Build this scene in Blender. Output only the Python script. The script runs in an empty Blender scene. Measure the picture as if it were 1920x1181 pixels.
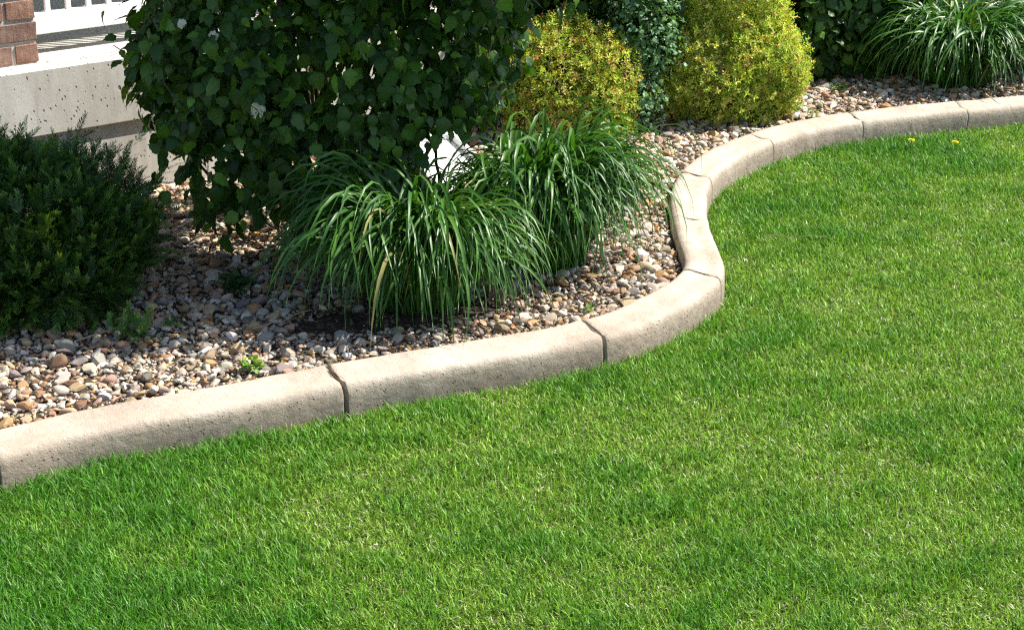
import bpy, math
import numpy as np
from mathutils import Matrix

# ------------------------------------------------------------------ camera, sky, sun, exposure
SC = bpy.context.scene
COL = SC.collection
CAM_Z = 2.13
cam = bpy.data.cameras.new("camera")
cam.sensor_width = 36.0
cam.lens = 36.0 * 3270.0 / 1920.0
cam.clip_start = 0.05
cam.clip_end = 2000.0
cam_o = bpy.data.objects.new("camera", cam)
COL.objects.link(cam_o)
cam_o.location = (0, 0, CAM_Z)
cam_o.rotation_euler = (math.radians(70), 0, 0)
SC.camera = cam_o

SUN_AZ, SUN_EL = math.radians(73), math.radians(51)
W = bpy.data.worlds.new("World")
SC.world = W
W.use_nodes = True
wn = W.node_tree
sky = wn.nodes.new("ShaderNodeTexSky")
sky.sky_type = 'NISHITA'
sky.sun_disc = False
sky.sun_elevation = SUN_EL
sky.sun_rotation = SUN_AZ
wn.links.new(sky.outputs[0], wn.nodes["Background"].inputs[0])
wn.nodes["Background"].inputs[1].default_value = 0.095
sun = bpy.data.lights.new("sun", 'SUN')
sun.energy = 4.6
sun.angle = math.radians(0.5)
sun.color = (1.0, 0.955, 0.88)
sun_o = bpy.data.objects.new("sun", sun)
COL.objects.link(sun_o)
sun_o.rotation_euler = (math.pi / 2 - SUN_EL, 0, math.pi - SUN_AZ)
sun_o.location = (6, 2, 9)
SC.view_settings.view_transform = 'Standard'
SC.view_settings.look = 'None'
SC.view_settings.exposure = 1.1
SC.view_settings.gamma = 1.0
SC.view_settings.use_curve_mapping = False
SC.render.engine = 'CYCLES'
SC.cycles.max_bounces = 6
SC.cycles.use_denoising = False
SC.cycles.filter_width = 1.25
SC.cycles.transparent_max_bounces = 4

PI = math.pi
# ------------------------------------------------------------------ helpers


def tag(o, label=None, cat=None, group=None, kind=None):
    if label: o["label"] = label
    if cat: o["category"] = cat
    if group: o["group"] = group
    if kind: o["kind"] = kind
    return o


def empty(name, loc=(0, 0, 0), rz=0.0):
    o = bpy.data.objects.new(name, None)
    o.empty_display_size = 0.1
    COL.objects.link(o)
    o.location = loc
    o.rotation_euler = (0, 0, rz)
    return o


def mk_mesh(name, V, F, mat, col=None, smooth=False):
    V = np.asarray(V, dtype=np.float32)
    F = np.asarray(F, dtype=np.int32)
    me = bpy.data.meshes.new(name)
    k = F.shape[1]
    me.vertices.add(len(V))
    me.vertices.foreach_set("co", V.ravel())
    me.loops.add(F.size)
    me.loops.foreach_set("vertex_index", F.ravel())
    me.polygons.add(len(F))
    me.polygons.foreach_set("loop_start", np.arange(0, F.size, k, dtype=np.int32))
    me.polygons.foreach_set("use_smooth", np.full(len(F), smooth, dtype=bool))
    me.update(calc_edges=True)
    if col is None:
        col = np.ones((len(V), 3), dtype=np.float32)
    a = me.color_attributes.new("Col", 'FLOAT_COLOR', 'POINT')
    c4 = np.ones((len(V), 4), dtype=np.float32)
    c4[:, :3] = col
    a.data.foreach_set("color", c4.ravel())
    me.materials.append(mat)
    return me


def link(name, me, parent=None, loc=(0, 0, 0), color=None):
    o = bpy.data.objects.new(name, me)
    COL.objects.link(o)
    o.location = loc
    if parent: o.parent = parent
    if color is not None: o.color = (color[0], color[1], color[2], 1)
    return o


def obj(name, V, F, mat, parent=None, col=None, smooth=False, loc=(0, 0, 0)):
    return link(name, mk_mesh(name, V, F, mat, col, smooth), parent, loc)


def hash2(ix, iy, seed):
    h = (ix * 374761393 + iy * 668265263 + seed * 974634777) & 0xffffffff
    h = ((h ^ (h >> 13)) * 1274126177) & 0xffffffff
    return ((h ^ (h >> 16)) & 0xffff) / 65535.0


def vnoise(x, y, scale, seed=0):
    x = np.asarray(x, float) / scale + 1000
    y = np.asarray(y, float) / scale + 1000
    ix, iy = np.floor(x).astype(np.int64), np.floor(y).astype(np.int64)
    fx, fy = x - ix, y - iy
    fx, fy = fx * fx * (3 - 2 * fx), fy * fy * (3 - 2 * fy)
    a, b = hash2(ix, iy, seed), hash2(ix + 1, iy, seed)
    c, d = hash2(ix, iy + 1, seed), hash2(ix + 1, iy + 1, seed)
    return (a * (1 - fx) + b * fx) * (1 - fy) + (c * (1 - fx) + d * fx) * fy


def fbm(x, y, scale, seed=0):
    return (vnoise(x, y, scale, seed) * .55 + vnoise(x, y, scale * .47, seed + 7) * .3 + vnoise(x, y, scale * .21, seed + 13) * .15)


def unit(v):
    return v / np.maximum(np.linalg.norm(v, axis=-1, keepdims=True), 1e-9)


def frames(ydir, zhint):
    """rotation matrices whose columns are x, y (=ydir), z (near zhint)"""
    y = unit(ydir)
    x = unit(np.cross(y, zhint))
    z = np.cross(x, y)
    return np.stack([x, y, z], axis=-1)


def scatter(tv, tf, tc, R, S, L, C):
    n, m = len(L), len(tv)
    S = np.asarray(S)
    if S.ndim == 1: S = np.repeat(S[:, None], 3, 1)
    sv = tv[None] * S[:, None, :]
    V = np.einsum('nij,nkj->nki', R, sv) + L[:, None, :]
    F = tf[None] + (np.arange(n) * m)[:, None, None]
    CC = tc[None] * C[:, None, :]
    return V.reshape(-1, 3), F.reshape(-1, tf.shape[1]), CC.reshape(-1, 3)


def merge(parts):
    Vs, Fs, Cs, off = [], [], [], 0
    for v, f_, c in parts:
        Vs.append(v); Fs.append(f_ + off); Cs.append(c); off += len(v)
    return np.concatenate(Vs), np.concatenate(Fs), np.concatenate(Cs)


def box(x0, x1, y0, y1, z0, z1, b=0.0):
    """box, with chamfered edges when b > 0 (quads + corner tris given as degenerate-free tris)"""
    if b <= 0:
        V = [(x, y, z) for x in (x0, x1) for y in (y0, y1) for z in (z0, z1)]
        Q = [(0, 1, 3, 2), (4, 6, 7, 5), (0, 4, 5, 1), (2, 3, 7, 6), (0, 2, 6, 4), (1, 5, 7, 3)]
        F = []
        for q in Q: F += [(q[0], q[1], q[2]), (q[0], q[2], q[3])]
        return np.array(V, float), np.array(F)
    V, idx = [], {}
    lo, hi = (x0, y0, z0), (x1, y1, z1)
    for sx in (0, 1):
        for sy in (0, 1):
            for sz in (0, 1):
                s = (sx, sy, sz)
                for ax in range(3):
                    p = []
                    for k in range(3):
                        edge = hi[k] if s[k] else lo[k]
                        p.append(edge if k == ax else edge - b * (1 if s[k] else -1))
                    idx[(s, ax)] = len(V)
                    V.append(p)
    F = []

    def quad(a, b_, c, d):
        F.append((a, b_, c)); F.append((a, c, d))
    for ax in range(3):
        o1, o2 = (ax + 1) % 3, (ax + 2) % 3
        for side in (0, 1):
            def s(i, j):
                t = [0, 0, 0]; t[ax] = side; t[o1] = i; t[o2] = j
                return idx[(tuple(t), ax)]
            q = [s(0, 0), s(1, 0), s(1, 1), s(0, 1)]
            if not side: q = q[::-1]
            quad(*q)
        for i in (0, 1):
            for j in (0, 1):
                def e(k, axis):
                    t = [0, 0, 0]; t[ax] = k; t[o1] = i; t[o2] = j
                    return idx[(tuple(t), axis)]
                quad(e(0, o1), e(1, o1), e(1, o2), e(0, o2))
    for key in {k[0] for k in idx}:
        F.append((idx[(key, 0)], idx[(key, 1)], idx[(key, 2)]))
    return np.array(V, float), np.array(F)


def fix_normals(me):
    import bmesh
    bm = bmesh.new(); bm.from_mesh(me)
    bmesh.ops.recalc_face_normals(bm, faces=bm.faces)
    bm.to_mesh(me); bm.free()


def tube(pts, radii, n=6):
    pts = np.asarray(pts, float); radii = np.broadcast_to(radii, (len(pts),))
    T = unit(np.gradient(pts, axis=0))
    ref = np.array([0.31, 0.87, 0.2])
    X = unit(np.cross(T, ref)); Y = np.cross(T, X)
    a = np.arange(n) * 2 * PI / n
    V = pts[:, None] + radii[:, None, None] * (np.cos(a)[None, :, None] * X[:, None] + np.sin(a)[None, :, None] * Y[:, None])
    V = V.reshape(-1, 3); F = []
    for i in range(len(pts) - 1):
        for j in range(n):
            a0, a1 = i * n + j, i * n + (j + 1) % n
            F += [(a0, a1, a1 + n), (a0, a1 + n, a0 + n)]
    e = (len(pts) - 1) * n
    for j in range(1, n - 1):
        F += [(e, e + j, e + j + 1), (0, j + 1, j)]
    return V, np.array(F)


# ------------------------------------------------------------------ materials


class NT:
    def __init__(self, name):
        self.m = bpy.data.materials.new(name)
        self.m.use_nodes = True
        self.t = self.m.node_tree
        self.p = self.t.nodes["Principled BSDF"]
        self.out = self.t.nodes["Material Output"]

    def n(self, typ, **kw):
        nd = self.t.nodes.new(typ)
        for k, v in kw.items():
            if k.startswith("i_"): nd.inputs[k[2:].replace("_", " ")].default_value = v
            else: setattr(nd, k, v)
        return nd

    def l(self, a, b): self.t.links.new(a, b)

    def coords(self, kind="Object", scale=(1, 1, 1)):
        tc = self.n("ShaderNodeTexCoord")
        mp = self.n("ShaderNodeMapping")
        mp.inputs["Scale"].default_value = scale
        self.l(tc.outputs[kind], mp.inputs[0])
        return mp.outputs[0]

    def noise(self, co, scale, detail=4, rough=.55):
        nd = self.n("ShaderNodeTexNoise", i_Scale=scale, i_Detail=detail, i_Roughness=rough)
        self.l(co, nd.inputs["Vector"])
        return nd.outputs["Fac"]

    def ramp(self, fac, stops):
        r = self.n("ShaderNodeValToRGB")
        el = r.color_ramp.elements
        while len(el) < len(stops): el.new(.5)
        for e, (p, c) in zip(el, stops):
            e.position = p
            e.color = (c[0], c[1], c[2], 1) if hasattr(c, "__len__") else (c, c, c, 1)
        self.l(fac, r.inputs[0])
        return r.outputs[0]

    def mix(self, fac, a, b, mode='MIX'):
        m = self.n("ShaderNodeMix", data_type='RGBA', blend_type=mode)
        for sock, v in ((m.inputs[0], fac), (m.inputs[6], a), (m.inputs[7], b)):
            if hasattr(v, "is_linked"): self.l(v, sock)
            elif hasattr(v, "__len__"): sock.default_value = (*v, 1)
            else: sock.default_value = v
        return m.outputs[2]

    def math(self, op, a, b):
        m = self.n("ShaderNodeMath", operation=op)
        for s, v in zip(m.inputs, (a, b)):
            if hasattr(v, "is_linked"): self.l(v, s)
            else: s.default_value = v
        return m.outputs[0]

    def bump(self, h, strength, dist=.01, prev=None):
        b = self.n("ShaderNodeBump", i_Strength=strength, i_Distance=dist)
        self.l(h, b.inputs["Height"])
        if prev is not None: self.l(prev, b.inputs["Normal"])
        return b.outputs[0]


def leaf_mat(name, trans=.3, rough=.42, spec=.5, var=.35, nscale=120, tint=(1.25, 1.25, .55)):
    """foliage: own colour (attribute x object colour), a little mottling, light passing through"""
    k = NT(name)
    at = k.n("ShaderNodeAttribute", attribute_name="Col")
    oi = k.n("ShaderNodeObjectInfo")
    c = k.mix(1.0, at.outputs["Color"], oi.outputs["Color"], 'MULTIPLY')
    nz = k.noise(k.coords("Object"), nscale, 3)
    v = k.ramp(nz, [(.3, 1 - var * .5), (.7, 1 + var * .5)])
    c = k.mix(1.0, c, v, 'MULTIPLY')
    k.l(c, k.p.inputs["Base Color"])
    k.p.inputs["Roughness"].default_value = rough
    k.p.inputs["Specular IOR Level"].default_value = spec
    if trans > 0:
        tr = k.n("ShaderNodeBsdfTranslucent")
        k.l(k.mix(1.0, c, tint, 'MULTIPLY'), tr.inputs[0])
        ms = k.n("ShaderNodeMixShader"); ms.inputs[0].default_value = trans
        k.l(k.p.outputs[0], ms.inputs[1]); k.l(tr.outputs[0], ms.inputs[2])
        k.l(ms.outputs[0], k.out.inputs[0])
    return k.m


def concrete_kerb_mat():
    k = NT("kerb_concrete")
    co = k.coords("Object")
    big = k.noise(co, 5, 5, .6)
    spk = k.noise(co, 260, 3, .7)
    mid = k.noise(co, 34, 5, .65)
    c = k.ramp(big, [(.3, (.375, .30, .232)), (.5, (.47, .392, .308)), (.72, (.555, .478, .388))])
    c = k.mix(k.ramp(mid, [(.48, 0), (.75, .5)]), c, (.33, .26, .195))
    c = k.mix(k.ramp(spk, [(.30, .75), (.43, 0)]), c, (.20, .165, .13))
    c = k.mix(k.ramp(spk, [(.58, 0), (.72, .6)]), c, (.66, .60, .51))
    at = k.n("ShaderNodeAttribute", attribute_name="Col")
    # soil stain on the foot of the kerb: Col.r is 1 on the clean top, lower on the splashed face
    st = k.math('MULTIPLY', k.math('SUBTRACT', 1.0, at.outputs["Fac"]), k.ramp(mid, [(.25, .5), (.6, 1)]))
    c = k.mix(st, c, (.20, .155, .115))
    k.l(c, k.p.inputs["Base Color"])
    k.p.inputs["Roughness"].default_value = .9
    k.p.inputs["Specular IOR Level"].default_value = .2
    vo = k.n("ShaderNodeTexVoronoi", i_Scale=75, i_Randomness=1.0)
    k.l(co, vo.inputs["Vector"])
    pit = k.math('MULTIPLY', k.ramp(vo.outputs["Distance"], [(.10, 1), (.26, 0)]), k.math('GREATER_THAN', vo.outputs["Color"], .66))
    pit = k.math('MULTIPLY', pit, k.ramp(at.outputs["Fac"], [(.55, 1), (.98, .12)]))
    c = k.mix(k.math('MULTIPLY', pit, .5), c, (.09, .07, .055))  # recess shade of the pits painted into the colour
    k.l(c, k.p.inputs["Base Color"])
    b = k.bump(spk, .55, .005)
    b = k.bump(mid, .7, .008, b)
    b = k.bump(k.math('SUBTRACT', 1.0, pit), .9, .008, b)
    k.l(b, k.p.inputs["Normal"])
    return k.m


def concrete_wall_mat():
    k = NT("cast_concrete")
    co = k.coords("Object")
    big = k.noise(k.coords("Object", (1, 1, .35)), 4, 5, .6)
    fine = k.noise(co, 110, 4, .7)
    streak = k.noise(k.coords("Object", (9, 9, .8)), 2.5, 4, .6)
    c = k.ramp(big, [(.3, (.38, .35, .295)), (.5, (.53, .50, .435)), (.7, (.65, .625, .565))])
    c = k.mix(k.ramp(streak, [(.55, 0), (.75, .45)]), c, (.67, .655, .62))
    c = k.mix(k.ramp(streak, [(.27, .6), (.44, 0)]), c, (.36, .32, .265))
    c = k.mix(k.ramp(fine, [(.3, .4), (.5, 0)]), c, (.33, .31, .275))
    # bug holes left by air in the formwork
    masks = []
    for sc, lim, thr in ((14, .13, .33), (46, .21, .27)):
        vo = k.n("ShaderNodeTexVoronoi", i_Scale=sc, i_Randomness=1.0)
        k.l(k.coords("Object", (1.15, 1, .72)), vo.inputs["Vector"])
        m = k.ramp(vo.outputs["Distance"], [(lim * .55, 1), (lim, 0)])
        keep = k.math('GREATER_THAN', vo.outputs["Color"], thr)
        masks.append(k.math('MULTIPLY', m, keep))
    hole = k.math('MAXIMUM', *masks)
    c = k.mix(k.math('MULTIPLY', hole, .8), c, (.10, .09, .075))  # shadow inside the holes is painted in as a dark tone
    k.l(c, k.p.inputs["Base Color"])
    k.p.inputs["Roughness"].default_value = .88
    k.p.inputs["Specular IOR Level"].default_value = .25
    b = k.bump(fine, .2, .003)
    b = k.bump(k.math('SUBTRACT', 1.0, hole), .9, .008, b)
    k.l(b, k.p.inputs["Normal"])
    return k.m


def plain_mat(name, c0, c1, scale=30, rough=.8, bump=.3, spec=.3, dist=.004, attr=False):
    k = NT(name)
    nz = k.noise(k.coords("Object"), scale, 5, .6)
    c = k.ramp(nz, [(.3, c0), (.7, c1)])
    if attr:
        at = k.n("ShaderNodeAttribute", attribute_name="Col")
        oi = k.n("ShaderNodeObjectInfo")
        c = k.mix(1.0, c, k.mix(1.0, at.outputs["Color"], oi.outputs["Color"], 'MULTIPLY'), 'MULTIPLY')
    k.l(c, k.p.inputs["Base Color"])
    k.p.inputs["Roughness"].default_value = rough
    k.p.inputs["Specular IOR Level"].default_value = spec
    if bump: k.l(k.bump(nz, bump, dist), k.p.inputs["Normal"])
    return k.m


def brick_mat():
    k = NT("brick_clay")
    oi = k.n("ShaderNodeObjectInfo")
    co = k.coords("Object")
    nz = k.noise(co, 26, 5, .65)
    fine = k.noise(co, 170, 3, .7)
    score = k.noise(k.coords("Object", (30, 30, 1.2)), 2.2, 3, .5)
    c = k.ramp(nz, [(.28, (.17, .092, .068)), (.5, (.25, .148, .114)), (.72, (.33, .212, .170))])
    c = k.mix(1.0, c, oi.outputs["Color"], 'MULTIPLY')
    pit = k.ramp(fine, [(.27, 1), (.36, 0)])
    c = k.mix(k.math('MULTIPLY', pit, .7), c, (.07, .04, .03))
    c = k.mix(k.ramp(score, [(.24, .75), (.31, 0)]), c, (.10, .055, .04))
    c = k.mix(k.ramp(nz, [(.68, 0), (.82, .4)]), c, (.55, .47, .40))
    k.l(c, k.p.inputs["Base Color"])
    k.p.inputs["Roughness"].default_value = .85
    k.p.inputs["Specular IOR Level"].default_value = .25
    b = k.bump(score, .5, .006)
    b = k.bump(fine, .5, .004, b)
    b = k.bump(nz, .5, .01, b)
    k.l(b, k.p.inputs["Normal"])
    return k.m


def stone_mat():
    k = NT("river_stone")
    at = k.n("ShaderNodeAttribute", attribute_name="Col")
    oi = k.n("ShaderNodeObjectInfo")
    c = k.mix(1.0, at.outputs["Color"], oi.outputs["Color"], 'MULTIPLY')
    co = k.coords("Generated") if False else k.coords("Object")
    nz = k.noise(co, 60, 4, .65)
    fine = k.noise(co, 330, 2, .6)
    c = k.mix(1.0, c, k.ramp(nz, [(.28, (.66, .62, .58)), (.5, 1.0), (.72, (1.22, 1.2, 1.16))]), 'MULTIPLY')
    c = k.mix(k.ramp(nz, [(.62, 0), (.74, .45)]), c, (.40, .25, .12))
    k.l(c, k.p.inputs["Base Color"])
    k.p.inputs["Roughness"].default_value = .62
    k.p.inputs["Specular IOR Level"].default_value = .4
    b = k.bump(fine, .25, .003)
    b = k.bump(nz, .45, .006, b)
    k.l(b, k.p.inputs["Normal"])
    return k.m


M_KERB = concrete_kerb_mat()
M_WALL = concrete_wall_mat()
M_FLOOR = plain_mat("porch_floor_concrete", (.46, .44, .39), (.60, .58, .53), 14, .85, .2)
M_BRICK = brick_mat()
M_MORTAR = plain_mat("mortar", (.46, .43, .37), (.62, .59, .53), 60, .95, .6, .15)
M_WHITE = plain_mat("white_paint", (.80, .80, .80), (.86, .86, .85), 6, .38, .05, .5)
M_SIDING = plain_mat("siding", (.25, .245, .22), (.30, .29, .265), 9, .7, .1)
M_SOIL = plain_mat("bed_soil", (.04, .031, .024), (.11, .088, .066), 70, .95, .8, .1, .01)
M_LAWNSOIL = plain_mat("lawn_ground", (.040, .075, .014), (.085, .13, .028), 45, .95, .8, .1, .01)
M_STONE = stone_mat()
M_GRASS = leaf_mat("lawn_blade", .30, .45, .36, .2, 60, (1.15, 1.15, .7))
M_VIB = leaf_mat("viburnum_leaf", .30, .44, .36, .3, 90, (1.5, 1.5, .35))
M_STRAP = leaf_mat("strap_leaf", .24, .42, .42, .2, 40, (1.3, 1.4, .4))
M_GOLD = leaf_mat("spirea_leaf", .33, .5, .35, .25, 90, (1.15, 1.1, .5))
M_YEW = leaf_mat("yew_needle", .15, .45, .4, .3, 60, (1.3, 1.4, .4))
M_BARK = plain_mat("bark", (.05, .036, .026), (.13, .095, .07), 80, .9, .6, .2)
M_TWIG = plain_mat("dry_twig", (.26, .19, .12), (.42, .33, .22), 90, .9, .3, .2)
M_PETAL = leaf_mat("petal", .2, .6, .2, .1, 60, (1, 1, 1))
M_DEBRIS = plain_mat("dry_debris", (.7, .7, .7), (1.1, 1.1, 1.1), 90, .95, .3, .1, .003, attr=True)

# ------------------------------------------------------------------ kerb line
KP = [(-3.2, 2.9), (-2.6, 3.55), (-2.0, 4.13), (-1.46, 4.564), (-1.331, 4.66), (-1.195, 4.743), (-1.051, 4.813), (-0.903, 4.884), (-0.753, 4.966),
      (-0.58, 5.063), (-0.438, 5.135), (-0.273, 5.21), (-0.104, 5.286), (0.03, 5.349), (0.226, 5.466), (0.333, 5.566), (0.474, 5.742),
      (0.551, 5.857), (0.609, 5.983), (0.63, 6.107), (0.633, 6.242), (0.63, 6.458), (0.635, 6.688), (0.647, 6.902), (0.678, 7.137),
      (0.721, 7.317), (0.799, 7.523), (0.895, 7.711), (1.003, 7.867), (1.095, 7.989), (1.221, 8.124), (1.382, 8.265), (1.538, 8.365),
      (1.634, 8.42), (1.857, 8.53), (2.014, 8.60), (2.213, 8.675), (2.412, 8.747), (2.637, 8.833), (3.3, 9.07), (4.2, 9.33), (5.2, 9.5)]


def smooth_path(P, step):
    P = np.array(P, float)
    out = []
    Q = np.vstack([2 * P[0] - P[1], P, 2 * P[-1] - P[-2]])
    for i in range(1, len(Q) - 2):
        t = np.linspace(0, 1, 40, endpoint=False)[:, None]
        a, b, c, d = Q[i - 1], Q[i], Q[i + 1], Q[i + 2]
        out.append(.5 * (2 * b + (c - a) * t + (2 * a - 5 * b + 4 * c - d) * t**2 + (3 * b - a - 3 * c + d) * t**3))
    C = np.vstack(out + [P[-1:]])
    s = np.concatenate([[0], np.cumsum(np.linalg.norm(np.diff(C, axis=0), axis=1))])
    u = np.arange(0, s[-1], step)
    R = np.stack([np.interp(u, s, C[:, k]) for k in (0, 1)], 1)
    for _ in range(14):
        R[1:-1] = .25 * R[:-2] + .5 * R[1:-1] + .25 * R[2:]
    return u, R


KS, KC = smooth_path(KP, .02)
KT = unit(np.gradient(KC, axis=0))
KN = np.stack([KT[:, 1], -KT[:, 0]], 1)      # towards the lawn


def kerb_dist(P):
    """signed distance from the kerb's inner edge, positive on the lawn side"""
    d = np.empty(len(P))
    for i in range(0, len(P), 20000):
        q = P[i:i + 20000]
        dd = ((q[:, None, :] - KC[None, ::2, :])**2).sum(-1)
        j = dd.argmin(1) * 2
        d[i:i + 20000] = np.sign(((q - KC[j]) * KN[j]).sum(1)) * np.sqrt(dd.min(1))
    return d


def kerb_s(x, y):
    return KS[((KC - np.array([x, y]))**2).sum(1).argmin()]


# ------------------------------------------------------------------ ground
BED_Z = .075
WALL0 = np.array([-1.455, 7.29])
WU = np.array([math.sin(math.radians(50)), math.cos(math.radians(50))])
WN = np.array([WU[1], -WU[0]])                # outward (towards the garden)

g = obj("lawn", [(-400, -400, 0), (400, -400, 0), (400, 900, 0), (-400, 900, 0)], [(0, 1, 2, 3)], M_LAWNSOIL)
tag(g, kind="structure")

t_of = (KC - WALL0) @ WU
t_of = np.maximum.accumulate(t_of)
Vb, Fb = [], []
NB = 16
for i in range(0, len(KC), 3):
    a = KC[i] + KN[i] * .07
    b = WALL0 + WU * t_of[i] - WN * .25
    for j in range(NB + 1):
        p = a + (b - a) * j / NB
        Vb.append((p[0], p[1], BED_Z + .012 * (fbm(p[0], p[1], .4, 3) - .5)))
nc = len(Vb) // (NB + 1)
for i in range(nc - 1):
    for j in range(NB):
        k = i * (NB + 1) + j
        Fb.append((k, k + NB + 1, k + NB + 2, k + 1))
bed = obj("gravel_bed", Vb, Fb, M_SOIL, smooth=True)
tag(bed, kind="structure")

# ------------------------------------------------------------------ kerb
PROF = np.array([(0.0, .02), (0.0, .098), (.005, .116), (.015, .126), (.03, .130), (.048, .1275), (.066, .121), (.084, .116), (.10, .1145),
                 (.120, .1140), (.134, .1115), (.1435, .104), (.1495, .092), (.1525, .076), (.154, .045), (.155, -.01)])
kerb = empty("concrete_kerb", (-.58, 5.07, 0))
tag(kerb, "low winding beige concrete kerb in jointed sections between gravel bed and lawn", "kerb")
JOINTS = [(-2.35, 3.8, .010), (-1.52, 4.52, .012), (-.58, 5.065, .016), (.226, 5.466, .012), (.609, 5.99, .007), (.632, 6.64, .005), (.721, 7.317, .005),
          (1.095, 7.989, .005), (1.634, 8.42, .006), (2.22, 8.68, .005), (3.2, 9.03, .005)]
js = [(0.0, 0.0)] + [(kerb_s(x, y), w) for x, y, w in JOINTS] + [(KS[-1] - .02, 0.0)]
rk = np.random.default_rng(5)
jag = [np.cumsum(rk.normal(0, .0016, len(PROF))) * (1 if w else 0) for _, w in js]
jag = [j - j.mean() for j in jag]
for a in range(len(js) - 1):
    (s0, w0), (s1, w1) = js[a], js[a + 1]
    n = max(6, int((s1 - s0) / .02))
    ss = s0 + (s1 - s0) * np.linspace(0, 1, n)
    # a tight start and end ring round off the arris at each joint
    ss = np.concatenate([[s0, s0 + .004], ss[1:-1], [s1 - .004, s1]])
    V = []
    cols = []
    drift = rk.normal(0, .0012), rk.normal(0, .0015)
    for r, s in enumerate(ss):
        for c, (q, z) in enumerate(PROF):
            f0 = 1 - min(1, (s - s0) / .12); f1 = 1 - min(1, (s1 - s) / .12)
            sq = s + f0 * (jag[a][c] + w0 / 2) + f1 * (jag[a + 1][c] - w1 / 2)
            x = np.interp(sq, KS, KC[:, 0]); y = np.interp(sq, KS, KC[:, 1])
            nx = np.interp(sq, KS, KN[:, 0]); ny = np.interp(sq, KS, KN[:, 1])
            e = .0025 if r in (0, len(ss) - 1) else 0.0
            wob = (vnoise(sq, q * 3, .09, 41) - .5) * .006 + (vnoise(sq, q, .025, 43) - .5) * .0025
            zz = z + (wob + drift[1] - e if z > .05 else 0)
            qq = q + (vnoise(sq, 1.0, .22, 47) - .5) * .008 + (wob * .8 if z < .11 else 0)
            V.append((x + nx * qq, y + ny * qq, zz))
            edge = 1.0
            if c >= 12: edge = {12: .75, 13: .5, 14: .3, 15: .15}[c]
            if r in (0, 1, len(ss) - 1, len(ss) - 2): edge *= .78
            cols.append((edge,) * 3)
    m = len(PROF)
    F = []
    for r in range(len(ss) - 1):
        for c in range(m - 1):
            k = r * m + c
            F.append((k, k + m, k + m + 1, k + 1))
    for r in (0, len(ss) - 1):
        for c in range(m // 2 - 1):
            k0, k1 = r * m + c, r * m + m - 1 - c
            F.append((k0, k0 + 1, k1 - 1, k1))
    V = np.array(V) - np.array([-.58, 5.07, 0])
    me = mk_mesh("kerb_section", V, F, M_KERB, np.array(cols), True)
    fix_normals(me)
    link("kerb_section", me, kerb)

# ------------------------------------------------------------------ porch
PZ = math.radians(40)
FLOOR_Z = .665
P0 = (WALL0[0], WALL0[1], 0)


def bx(name, b, mat, parent, bev=0.0, color=None, subx=0):
    V, F = box(*b, bev)
    me = mk_mesh(name, V, F, mat)
    if bev: fix_normals(me)
    return link(name, me, parent, color=color)


porch = empty("concrete_porch", P0, PZ)
tag(porch, "pitted pale concrete porch slab edge and foundation behind the shrubs", "porch")
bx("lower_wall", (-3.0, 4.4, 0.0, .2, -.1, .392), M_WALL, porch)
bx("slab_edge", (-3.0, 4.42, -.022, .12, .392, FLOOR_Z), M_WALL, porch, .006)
bx("porch_floor", (-3.0, 4.4, .1205, 2.6, .45, FLOOR_Z - .003), M_FLOOR, porch)

rail = empty("porch_railing", P0, PZ)
tag(rail, "white painted porch railing with square balusters above the concrete slab", "railing")
RX0, RX1 = -.525, 4.3
bx("bottom_rail", (RX0, RX1, .262, .312, .745, .832), M_WHITE, rail, .004)
bx("top_rail", (RX0, RX1, .25, .325, 1.60, 1.665), M_WHITE, rail, .006)
Vb_, Fb_ = box(-.0115, .0115, -.0075, .0075, 0, .768, .002)
bal_me = mk_mesh("baluster", Vb_, Fb_, M_WHITE); fix_normals(bal_me)
for k in range(51):
    o = link("baluster", bal_me, rail)
    o.location = (RX0 + .045 + k * .0935, .287, .832)

house = empty("porch_house", P0, PZ)
tag(house, "shaded house wall and porch roof behind the white railing", "house")
bx("house_wall", (-3.0, 4.4, 2.6, 2.8, 0, 3.4), M_SIDING, house)
bx("porch_roof", (-3.4, 4.6, -.35, 3.2, 3.28, 3.42), M_WHITE, house)

# brick pillar
PX1 = -.528
pil = empty("brick_pillar", (WALL0[0] + WU[0] * (PX1 - .26) - WN[0] * .36, WALL0[1] + WU[1] * (PX1 - .26) - WN[1] * .36, FLOOR_Z), PZ)
tag(pil, "red brown brick porch pillar with pale mortar joints at the left edge", "pillar")
HW = .26
bx("mortar_core", (-HW + .007, HW - .007, -HW + .007, HW - .007, 0, 2.61), M_MORTAR, pil)
rb = np.random.default_rng(11)
CH, JT = .0885, .0145
bricks_tot = 0


def add_brick(x0, x1, y0, y1, z0, z1):
    V, F = box(x0, x1, y0, y1, z0, z1, .004)
    V = V + rb.normal(0, .0011, V.shape)
    me = mk_mesh("brick", V, F, M_BRICK); fix_normals(me)
    t = rb.uniform(.8, 1.2)
    w = rb.uniform(-.08, .1)
    link("brick", me, pil, color=(t * (1 + w), t, t * (1 - w)))


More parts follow.
